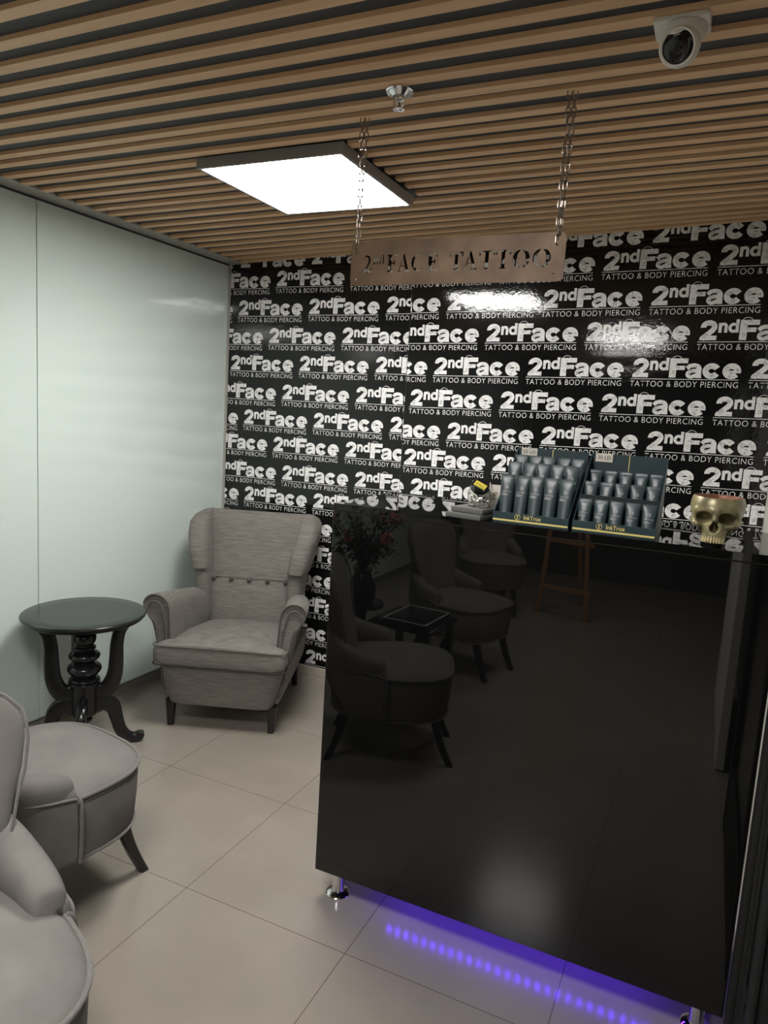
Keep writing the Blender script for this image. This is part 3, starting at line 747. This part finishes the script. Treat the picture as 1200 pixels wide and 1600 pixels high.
# ================================================================== THINGS ON THE COUNTER
ZT = 1.3252
def tube_pack(h, w):
    """cosmetic tube standing on its cap, flat crimp at the top; returns body and print bmeshes"""
    rings = []
    for f, a, b in ((0.0, 0.86, 0.80), (0.02, 0.9, 0.86), (0.12, 0.92, 0.86), (0.16, 0.98, 0.80), (0.5, 1.0, 0.58), (0.8, 1.02, 0.30), (0.91, 1.03, 0.12), (0.93, 1.04, 0.07), (1.0, 1.05, 0.06)):
        rings.append([(x, y, f * h) for x, y in se(a * w / 2, b * w / 2, 2.3, 28)])
    body = loft(rings)
    pr = bmesh.new()
    def yz(f): return -(0.58 + (0.30 - 0.58) * (f - 0.5) / 0.3) * w / 2 - 0.0004 if f > 0.5 else -(0.80 - 0.22 * (f - .16) / .34) * w / 2 - 0.0004
    def put(b, f): 
        for v in b.verts: v.co = (v.co.x, yz(f) - 0.0006, v.co.y)
        merge(pr, b)
    def at(b, x0, x1, z0, hgt): return fit(b, x0, x1, z0, z0 + hgt)
    zc = h - 0.036 if h > 0.1 else h - 0.026
    b = bmesh.new()
    stroke(b, arc(0.0, zc, 0.0042, 0.0042, 60, 400, 16), 0.0011); poly(b, [(-0.0002, zc - 0.0035, 0), (0.0018, zc - 0.0025, 0), (0.0016, zc + 0.003, 0), (-0.0002, zc + 0.0032, 0)])
    for v in b.verts: v.co = (v.co.x, yz(zc / h) - 0.0008, v.co.z + v.co.y) if False else (v.co.x, yz(zc / h) - 0.0008, v.co.y)
    merge(pr, b)
    zt = zc - 0.0145
    b = at(text_mesh('InkTrox', 0.0, res=2), -w * 0.33, w * 0.33, zt, 0.0052); put(b, zt / h)
    for k, L in enumerate((0.30, 0.48, 0.36)):
        z = zt - 0.0042 - 0.0026 * k
        b = bmesh.new(); poly(b, [(-w * 0.33, z, 0), (-w * 0.33 + w * L, z, 0), (-w * 0.33 + w * L, z + 0.0014, 0), (-w * 0.33, z + 0.0014, 0)]); put(b, z / h)
    return body, pr
def display_box(x0, z_rows, tall, price, rz, label, word):
    Wd, D, Hb = 0.210, 0.225, 0.205
    t = empty('display_box', (x0, TY + 0.012, ZT), rz, label, 'display box')
    e = 0.0025
    obj('front_panel', box(0, Wd, 0, e, 0, 0.030, 0.0005), M_box, t, smooth=False)
    obj('back_panel', box(0, Wd, D - e, D, 0, Hb, 0.0005), M_box, t, smooth=False)
    obj('bottom_panel', box(e, Wd - e, e, D - e, 0, e), M_boxin, t, smooth=False)
    for xx in (0, Wd - e):
        rings = [[(xx, e, 0), (xx, D - e, 0), (xx, D - e, Hb), (xx, e, 0.030)], [(xx + e, e, 0), (xx + e, D - e, 0), (xx + e, D - e, Hb), (xx + e, e, 0.030)]]
        obj('side_panel', loft(rings, cap=True), M_box, t, smooth=False)
    ydep = (0.008, 0.078, 0.148)
    for i, zr in enumerate(z_rows):
        b = bmesh.new(); add_box(b, e + 0.0005, Wd - e - 0.0005, ydep[i] + 0.0, ydep[i] + 0.066, zr - 0.003, zr)
        if i: add_box(b, e + 0.0005, Wd - e - 0.0005, ydep[i] - 0.002, ydep[i] - 0.0002, max(zr - 0.06, 0.004), zr + (0.048 if not tall else 0.02))
        obj('step', b, M_boxin, t, smooth=False)
    b = bmesh.new()
    add_box(b, 0.001, Wd - 0.001, -0.0005, -0.0001, 0.0055, 0.0105); obj('gold_band', b, M_gold, t, smooth=False)
    lb = fit(text_mesh('InkTrox', 0.012, res=3), 0.088, 0.136, 0.0145, 0.0265); upright(lb, (0, -0.0006, 0))
    stroke_b = bmesh.new(); stroke(stroke_b, arc(0.070, 0.0200, 0.0078, 0.0078, 110, 430, 24), 0.0011)
    stroke(stroke_b, [(0.0695, 0.0135), (0.0695, 0.0225)], 0.0026); stroke(stroke_b, arc(0.0720, 0.0205, 0.0028, 0.0032, 40, 170, 8), 0.0015); poly(stroke_b, arc(0.0695, 0.0255, 0.0015, 0.0015, 0, 330, 8))
    upright(stroke_b, (0, -0.0006, 0)); merge(lb, stroke_b); obj('logo', lb, M_gold, t, smooth=False)
    b = bmesh.new(); add_box(b, Wd * 0.50, Wd * 0.50 + 0.0022, D - e - 0.0006, D - e - 0.0002, 0.155 if tall else 0.150, Hb); obj('gold_line', b, M_gold, t, smooth=False)
    zt = Hb - 0.024
    pt = obj('price_tag', box(0.012, 0.060, D - e - 0.004, D - e - 0.0032, zt, zt + 0.024), M_price, t, smooth=False)
    lb = fit(text_mesh(price, 0.0, res=2), 0.018, 0.054, zt + 0.007, zt + 0.018); upright(lb, (0, D - e - 0.0046, 0)); obj('price_text', lb, M_text, pt, smooth=False)
    h = 0.128 if tall else 0.082; w = 0.0375 if tall else 0.0355
    body, pr = tube_pack(h, w)
    first = None
    place = ('front', 'middle', 'rear'); num = ('first', 'second', 'third', 'fourth', 'fifth')
    Rz = Matrix.Rotation(rz, 4, 'Z')
    for i, zr in enumerate(z_rows):
        for k in range(5):
            lab = f"{num[k]} {'tall' if tall else 'short'} dark grey cosmetic tube from the left, {place[i]} row of the {word} box"
            lx = 0.0225 + 0.0412 * k + random.uniform(-0.0008, 0.0008); ly = ydep[i] + 0.034
            loc = Vector((x0, TY + 0.012, ZT)) + Rz @ Vector((lx, ly, zr + 0.0004))
            if first is None:
                o = obj('cosmetic_tube', body, M_tube); p = obj('print', pr, M_tubep, o, smooth=False); first = o
            else:
                o = copy_tree(first)
            o.location = loc; o.rotation_euler = (math.radians(-4), 0, rz + random.uniform(-0.12, 0.12))
            tag(o, lab, 'tube', f"cosmetic tubes in the {word} box")
    return t
display_box(-0.545, (0.004, 0.038, 0.056), True, '50 LEI', 0.0, 'dark petrol card display box holding tall tubes, left one with the 50 tag', 'left display')
display_box(-0.325, (0.004, 0.047, 0.076), False, '30 LEI', 0.0, 'dark petrol card display box holding short tubes, right one with the 30 tag', 'right display')

# -------- skull bowl: distance field polygonised by surface nets
def surface_nets(fn, lo, hi, n):
    ax = [np.linspace(lo[i], hi[i], n[i]) for i in range(3)]
    X, Y, Z = np.meshgrid(*ax, indexing='ij'); F = fn(X, Y, Z)
    S = F < 0
    c = [S[i:n[0] - 1 + i, j:n[1] - 1 + j, k:n[2] - 1 + k] for i in (0, 1) for j in (0, 1) for k in (0, 1)]
    cnt = sum(q.astype(int) for q in c); act = (cnt > 0) & (cnt < 8)
    idx = -np.ones(act.shape, int); ids = np.argwhere(act); idx[act] = np.arange(len(ids))
    acc = np.zeros((len(ids), 3)); num_ = np.zeros(len(ids))
    corners = np.array([(i, j, k) for i in (0, 1) for j in (0, 1) for k in (0, 1)])
    for a in range(8):
        for b in range(a + 1, 8):
            if np.abs(corners[a] - corners[b]).sum() != 1: continue
            pa = ids + corners[a]; pb = ids + corners[b]
            fa = F[tuple(pa.T)]; fb = F[tuple(pb.T)]; m = (fa < 0) != (fb < 0)
            tt = np.where(m, fa / np.where(m, fa - fb, 1), 0)[:, None]
            acc += np.where(m[:, None], pa + (pb - pa) * tt, 0); num_ += m
    vs = acc / num_[:, None]
    step = np.array([(hi[i] - lo[i]) / (n[i] - 1) for i in range(3)]); vs = vs * step + np.array(lo)
    faces = []
    for d in range(3):
        u, w = (d + 1) % 3, (d + 2) % 3
        sl0 = [slice(1, -1)] * 3; sl1 = [slice(1, -1)] * 3
        sl0[d] = slice(0, n[d] - 1); sl1[d] = slice(1, n[d])
        A, Bq = S[tuple(sl0)], S[tuple(sl1)]
        for e in np.argwhere(A != Bq):
            base = e.copy(); base[u] += 1; base[w] += 1
            q = []
            for du, dw in ((-1, -1), (0, -1), (0, 0), (-1, 0)):
                g = base.copy(); g[u] += du; g[w] += dw; q.append(idx[tuple(g)])
            if min(q) < 0: continue
            faces.append(q if A[tuple(e)] else q[::-1])
    return vs, faces
def ell(X, Y, Z, c, r):
    k = np.sqrt(((X - c[0]) / r[0]) ** 2 + ((Y - c[1]) / r[1]) ** 2 + ((Z - c[2]) / r[2]) ** 2)
    return (k - 1) * min(r)
def cap_(X, Y, Z, a, b, r):
    a = np.array(a, float); b = np.array(b, float); d = b - a
    t = np.clip(((X - a[0]) * d[0] + (Y - a[1]) * d[1] + (Z - a[2]) * d[2]) / (d @ d), 0, 1)
    return np.sqrt((X - a[0] - d[0] * t) ** 2 + (Y - a[1] - d[1] * t) ** 2 + (Z - a[2] - d[2] * t) ** 2) - r
def smin(a, b, k):
    h = np.clip(0.5 + 0.5 * (b - a) / k, 0, 1); return b + (a - b) * h - k * h * (1 - h)
def smax(a, b, k): return -smin(-a, -b, k)
def skull_field(X, Y, Z):
    AX = np.abs(X)
    d = ell(X, Y, Z, (0, 1.6, 10.2), (6.5, 7.0, 6.6))
    d = smin(d, ell(X, Y, Z, (0, 3.2, 5.2), (4.6, 4.8, 4.2)), 1.5)
    d = smin(d, ell(X, Y, Z, (0, -2.6, 9.0), (5.0, 2.6, 3.2)), 1.2)
    d = smin(d, cap_(AX, Y, Z, (0.6, -4.9, 9.35), (4.3, -3.5, 9.2), 0.75), 0.6)
    d = smin(d, ell(X, Y, Z, (0, -2.6, 4.0), (3.1, 2.9, 3.6)), 1.0)
    d = smin(d, ell(AX, Y, Z, (4.0, -3.0, 5.7), (1.6, 1.7, 1.25)), 0.7)
    d = smin(d, cap_(AX, Y, Z, (4.9, -2.6, 6.0), (4.7, -2.6, 9.0), 0.65), 0.5)
    d = smin(d, cap_(AX, Y, Z, (4.9, -2.4, 5.6), (5.8, 2.0, 6.2), 0.6), 0.5)
    d = smin(d, cap_(X, Y, Z, (0, -4.8, 9.2), (0, -5.4, 7.1), 0.75), 0.6)
    d = smin(d, ell(X, Y, Z, (0, -3.4, 2.2), (2.9, 2.2, 1.7)), 0.6)
    # sockets, nose, cheek hollows, bowl
    ca, sa = math.cos(0.22), math.sin(0.22)
    ex, ez = AX - 2.65, Z - 7.45
    d = smax(d, -ell(ex * ca - ez * sa, Y, ex * sa + ez * ca, (0, -4.2, 0), (1.95, 4.4, 1.6)), 0.25)
    nose = np.maximum(ell(X, Y, Z, (0, -5.0, 5.2), (1.1, 3.4, 1.6)), -(6.9 - Z - AX * 1.6))
    d = smax(d, -nose, 0.25)
    d = smin(d, cap_(X, Y, Z, (0, -3.9, 4.0), (0, -2.9, 6.3), 0.13), 0.12)
    d = smax(d, -ell(AX, Y, Z, (4.6, -2.4, 2.7), (1.9, 3.6, 2.1)), 0.4)
    d = smax(d, Z - 13.0, 0.25)
    bowl = ell(X, Y, Z, (0, 1.5, 13.2), (5.75, 6.2, 4.6))
    d = smax(d, -bowl, 0.2)
    return smax(d, 0.9 - Z, 0.3)
def skull(loc, rz):
    t = empty('skull_bowl', loc, rz, 'bronze-green open-topped skull bowl at the right end of the counter', 'skull bowl')
    vs, fs = surface_nets(skull_field, (-7.4, -7.2, 0.2), (7.4, 9.2, 14.0), (76, 82, 72))
    bm = bmesh.new(); vv = [bm.verts.new(Vector(p) * 0.01) for p in vs]
    for f in fs:
        try: bm.faces.new([vv[i] for i in f])
        except ValueError: pass
    bmesh.ops.smooth_vert(bm, verts=bm.verts, factor=0.3, use_axis_x=True, use_axis_y=True, use_axis_z=True)
    for f in bm.faces:
        c = f.calc_center_median()
        inside = ((c.x / 0.0575) ** 2 + ((c.y - 0.015) / 0.062) ** 2 + ((c.z - 0.132) / 0.046) ** 2) < 1.05
        f.material_index = 1 if c.z > 0.1288 or (inside and c.z > 0.084 and c.y > -0.046) else 0
    obj('cranium', bm, [M_skull, M_rim], t, angle=80)
    first = None
    for k in range(10):
        a = math.radians(-64 + 128 * k / 9)
        b = loft([[(x * s, y * s, z) for x, y in se(0.0027, 0.0021, 3, 14)] for s, z in ((0.35, 0.0085), (0.85, 0.010), (1.0, 0.014), (0.95, 0.021), (0.6, 0.026))])
        sz = 1.05 if 3 <= k <= 6 else 0.9
        bmesh.ops.transform(b, matrix=Matrix.Translation((0.0275 * math.sin(a), -0.0335 - 0.0215 * math.cos(a), 0)) @ Matrix.Rotation(a, 4, 'Z') @ Matrix.Diagonal((sz, 1, 1, 1)), verts=b.verts)
        obj('tooth', b, M_tooth, t)
    obj('base', lathe([(0.029, 0.0), (0.030, 0.001), (0.030, 0.006), (0.027, 0.0085)], 36, (0, -0.008)), M_black, t)
skull((0.022, 2.005, ZT), math.radians(-3))
bpy.data.objects['skull_bowl'].scale = (1.0, 1.0, 0.955)

# -------- glass jar with a yellow-labelled tin lid, on a grey holder, cards behind
hold = empty('counter_holder', (-0.606, 1.985, ZT), math.radians(-12), 'low grey two-tier holder on the counter left of the display boxes', 'holder')
obj('lower_tier', box(-0.064, 0.050, -0.075, 0.075, 0, 0.014, 0.002), M_grey, hold)
obj('upper_tier', box(-0.056, 0.048, -0.060, 0.075, 0.0142, 0.030, 0.004), M_grey, hold)
ZH = ZT + 0.0303
def jar():
    t = empty('sweet_jar', (-0.606, 1.992, ZH), math.radians(10), 'small slanted glass jar with a yellow-labelled lid on the grey holder', 'jar')
    rings = []
    def octo(r, z, dy): return [(r * math.cos(2 * PI * k / 8 + PI / 8), dy + r * math.sin(2 * PI * k / 8 + PI / 8), z) for k in range(8)]
    prof = [(0.030, 0.0, 0), (0.034, 0.004, 0), (0.036, 0.03, -0.002), (0.033, 0.050, -0.006), (0.028, 0.062, -0.010)]
    outer = [octo(*p) for p in prof]; inner = [octo(p[0] - 0.0025, max(p[1], 0.004), p[2]) for p in reversed(prof)]
    obj('glass', loft(outer + inner, cap=True), M_clear, t, smooth=False)
    m4 = Matrix.Translation((0.002, -0.016, 0.060)) @ Matrix.Rotation(math.radians(52), 4, 'X') @ Matrix.Rotation(math.radians(24), 4, 'Z')
    b = loft([[(r * math.cos(2 * PI * k / 8), r * math.sin(2 * PI * k / 8), z) for k in range(8)] for r, z in ((0.027, -0.006), (0.0285, -0.004), (0.0285, 0.004), (0.026, 0.006))]); bmesh.ops.transform(b, matrix=m4, verts=b.verts)
    lid = obj('lid', b, M_black, t, smooth=False)
    b = box(-0.0185, 0.0185, -0.0085, 0.0085, 0.0061, 0.0066); bmesh.ops.transform(b, matrix=m4 @ Matrix.Rotation(math.radians(-52), 4, 'Z'), verts=b.verts)
    lab = obj('label', b, M_yellow, lid, smooth=False)
    b = bmesh.new()
    for x in (-0.012, -0.003, 0.006): stroke(b, [(x - 0.002, -0.003), (x + 0.001, 0.003), (x + 0.004, -0.002), (x + 0.005, 0.003)], 0.002)
    stroke(b, [(-0.015, -0.0062), (0.015, -0.0062)], 0.0008)
    bmesh.ops.transform(b, matrix=m4 @ Matrix.Rotation(math.radians(-52), 4, 'Z') @ Matrix.Translation((0, 0, 0.0068)), verts=b.verts); obj('label_print', b, M_text, lab, smooth=False)
    b = bmesh.new()
    for k in range(46):
        a = random.uniform(0, 2 * PI); rr = 0.026 * math.sqrt(random.random()); s = random.uniform(0.004, 0.006)
        q = bmesh.new(); bmesh.ops.create_cube(q, size=s)
        merge(b, q, Matrix.Translation((rr * math.cos(a), rr * math.sin(a), 0.008 + 0.022 * random.random())) @ Matrix.Rotation(random.uniform(0, 3), 4, 'X') @ Matrix.Rotation(random.uniform(0, 3), 4, 'Y'))
    o = obj('foil_pieces', b, M_silver, t, smooth=False); o['kind'] = 'stuff'
jar()
def card(loc, w, h, rz, tilt, label):
    b = box(-w / 2, w / 2, 0, 0.0006, 0, h)
    o = obj('business_card', b, M_price, None, smooth=False); o.location = loc; o.rotation_euler = (tilt, 0, rz)
    tag(o, label, 'card', 'white cards behind the glass jar')
    b = bmesh.new(); stroke(b, arc(w * 0.22, h * 0.55, 0.006, 0.004, 0, 300, 10), 0.0022); stroke(b, [(w * 0.05, h * 0.3), (w * 0.35, h * 0.3)], 0.0012)
    upright(b, (0, -0.0003, 0)); obj('card_print', b, M_text, o, smooth=False)
card((-0.622, 2.040, ZH), 0.060, 0.068, math.radians(-6), math.radians(-8), 'white card leaning directly behind the lid of the glass jar')
card((-0.588, 2.050, ZH), 0.056, 0.062, math.radians(6), math.radians(-8), 'white printed card leaning between the jar and the left display box')

# ================================================================== SEEN ONLY AS REFLECTIONS IN THE COUNTER
def low_table():
    t = empty('side_table', (-1.43, 0.22, 0), math.radians(4), 'low dark side table reflected between two velvet chairs', 'table')
    obj('tabletop', box(-0.19, 0.19, -0.19, 0.19, 0.455, 0.478, 0.003), M_black, t)
    for x in (-0.16, 0.16):
        for y in (-0.16, 0.16): obj('leg', box(x - 0.018, x + 0.018, y - 0.018, y + 0.018, 0, 0.4545), M_black, t)
    obj('shelf', box(-0.175, 0.175, -0.142, 0.142, 0.12, 0.135), M_black, t)
low_table()
def album():
    t = empty('photo_album', (-1.40, 0.24, 0.4785), math.radians(4), 'black album with a white-lined cover lying on the low side table', 'album')
    obj('pages', box(-0.13, 0.13, -0.165, 0.165, 0.0, 0.030, 0.002), M_black, t)
    b = bmesh.new()
    for x0, x1, y0, y1 in ((-0.128, 0.128, -0.163, -0.158), (-0.128, 0.128, 0.158, 0.163), (-0.128, -0.123, -0.158, 0.158), (0.123, 0.128, -0.158, 0.158)): add_box(b, x0, x1, y0, y1, 0.0302, 0.0312)
    obj('cover_border', b, M_white, t, smooth=False)
album()
def flowers():
    t = empty('flower_vase', (-1.86, 0.02, 0), 0, 'dark vase of leafy branches and pink blossoms reflected in the counter', 'flower vase')
    obj('stand', lathe([(0.13, 0), (0.13, 0.02), (0.04, 0.04), (0.035, 0.42), (0.14, 0.44), (0.14, 0.46)], 28), M_black, t)
    obj('vase', lathe([(0.06, 0.4605), (0.085, 0.50), (0.085, 0.56), (0.05, 0.64), (0.062, 0.67), (0.055, 0.668)], 28), M_black, t)
    bl = bmesh.new(); bs = bmesh.new(); bf = bmesh.new()
    for k in range(34):
        a = random.uniform(0, 2 * PI); s = random.uniform(0.2, 1) ** 0.6; top = Vector((0.26 * s * math.cos(a), 0.26 * s * math.sin(a), random.uniform(0.88, 1.22) - 0.18 * s))
        pth = spline([(0, 0, 0.6), (top.x * 0.3, top.y * 0.3, 0.78), tuple(top)], 8); tube(pth, 0.003, 5, bm=bs)
        for q in range(14):
            p = pth[3 + q % 6]; m4 = Matrix.Translation(p + Vector((random.uniform(-.05, .05), random.uniform(-.05, .05), random.uniform(-.03, .06)))) @ Matrix.Rotation(random.uniform(0, 6), 4, 'Z') @ Matrix.Rotation(random.uniform(-1, 1), 4, 'X')
            g = bmesh.new(); L, w = random.uniform(.045, .085), random.uniform(.012, .022)
            v = [g.verts.new(c) for c in ((0, 0, 0), (w, L * .4, .004), (0, L, 0), (-w, L * .4, .004))]; g.faces.new(v); merge(bl, g, m4)
        if k % 4 == 0:
            for q in range(10):
                g = bmesh.new(); bmesh.ops.create_icosphere(g, subdivisions=1, radius=random.uniform(.012, .02)); merge(bf, g, Matrix.Translation(top + Vector((random.uniform(-.03, .03), random.uniform(-.03, .03), random.uniform(-.02, .03)))))
    obj('stem', bs, M_leaf, t); o = obj('foliage', bl, M_leaf, t, smooth=False); o['kind'] = 'stuff'; obj('blossoms', bf, M_bloom, t)
flowers()
def easel():
    t = empty('wooden_easel', (-1.15, -2.15, 0), math.radians(10), 'pine easel reflected as a thin post in the top of the counter', 'easel')
    for x0, y0, x1, y1 in ((-0.08, 0.0, -0.03, -0.12), (0.34, 0.0, 0.20, -0.12), (0.12, -0.5, 0.1, -0.16)):
        obj('leg', tube([(x0, y0, 0), (x1, y1, 1.45)], 0.02, 8), M_pine, t)
    obj('crossbar', box(-0.09, 0.36, -0.035, -0.005, 0.22, 0.25), M_pine, t)
    obj('crossbar', box(-0.09, 0.34, -0.07, -0.045, 0.62, 0.65), M_pine, t)
easel()
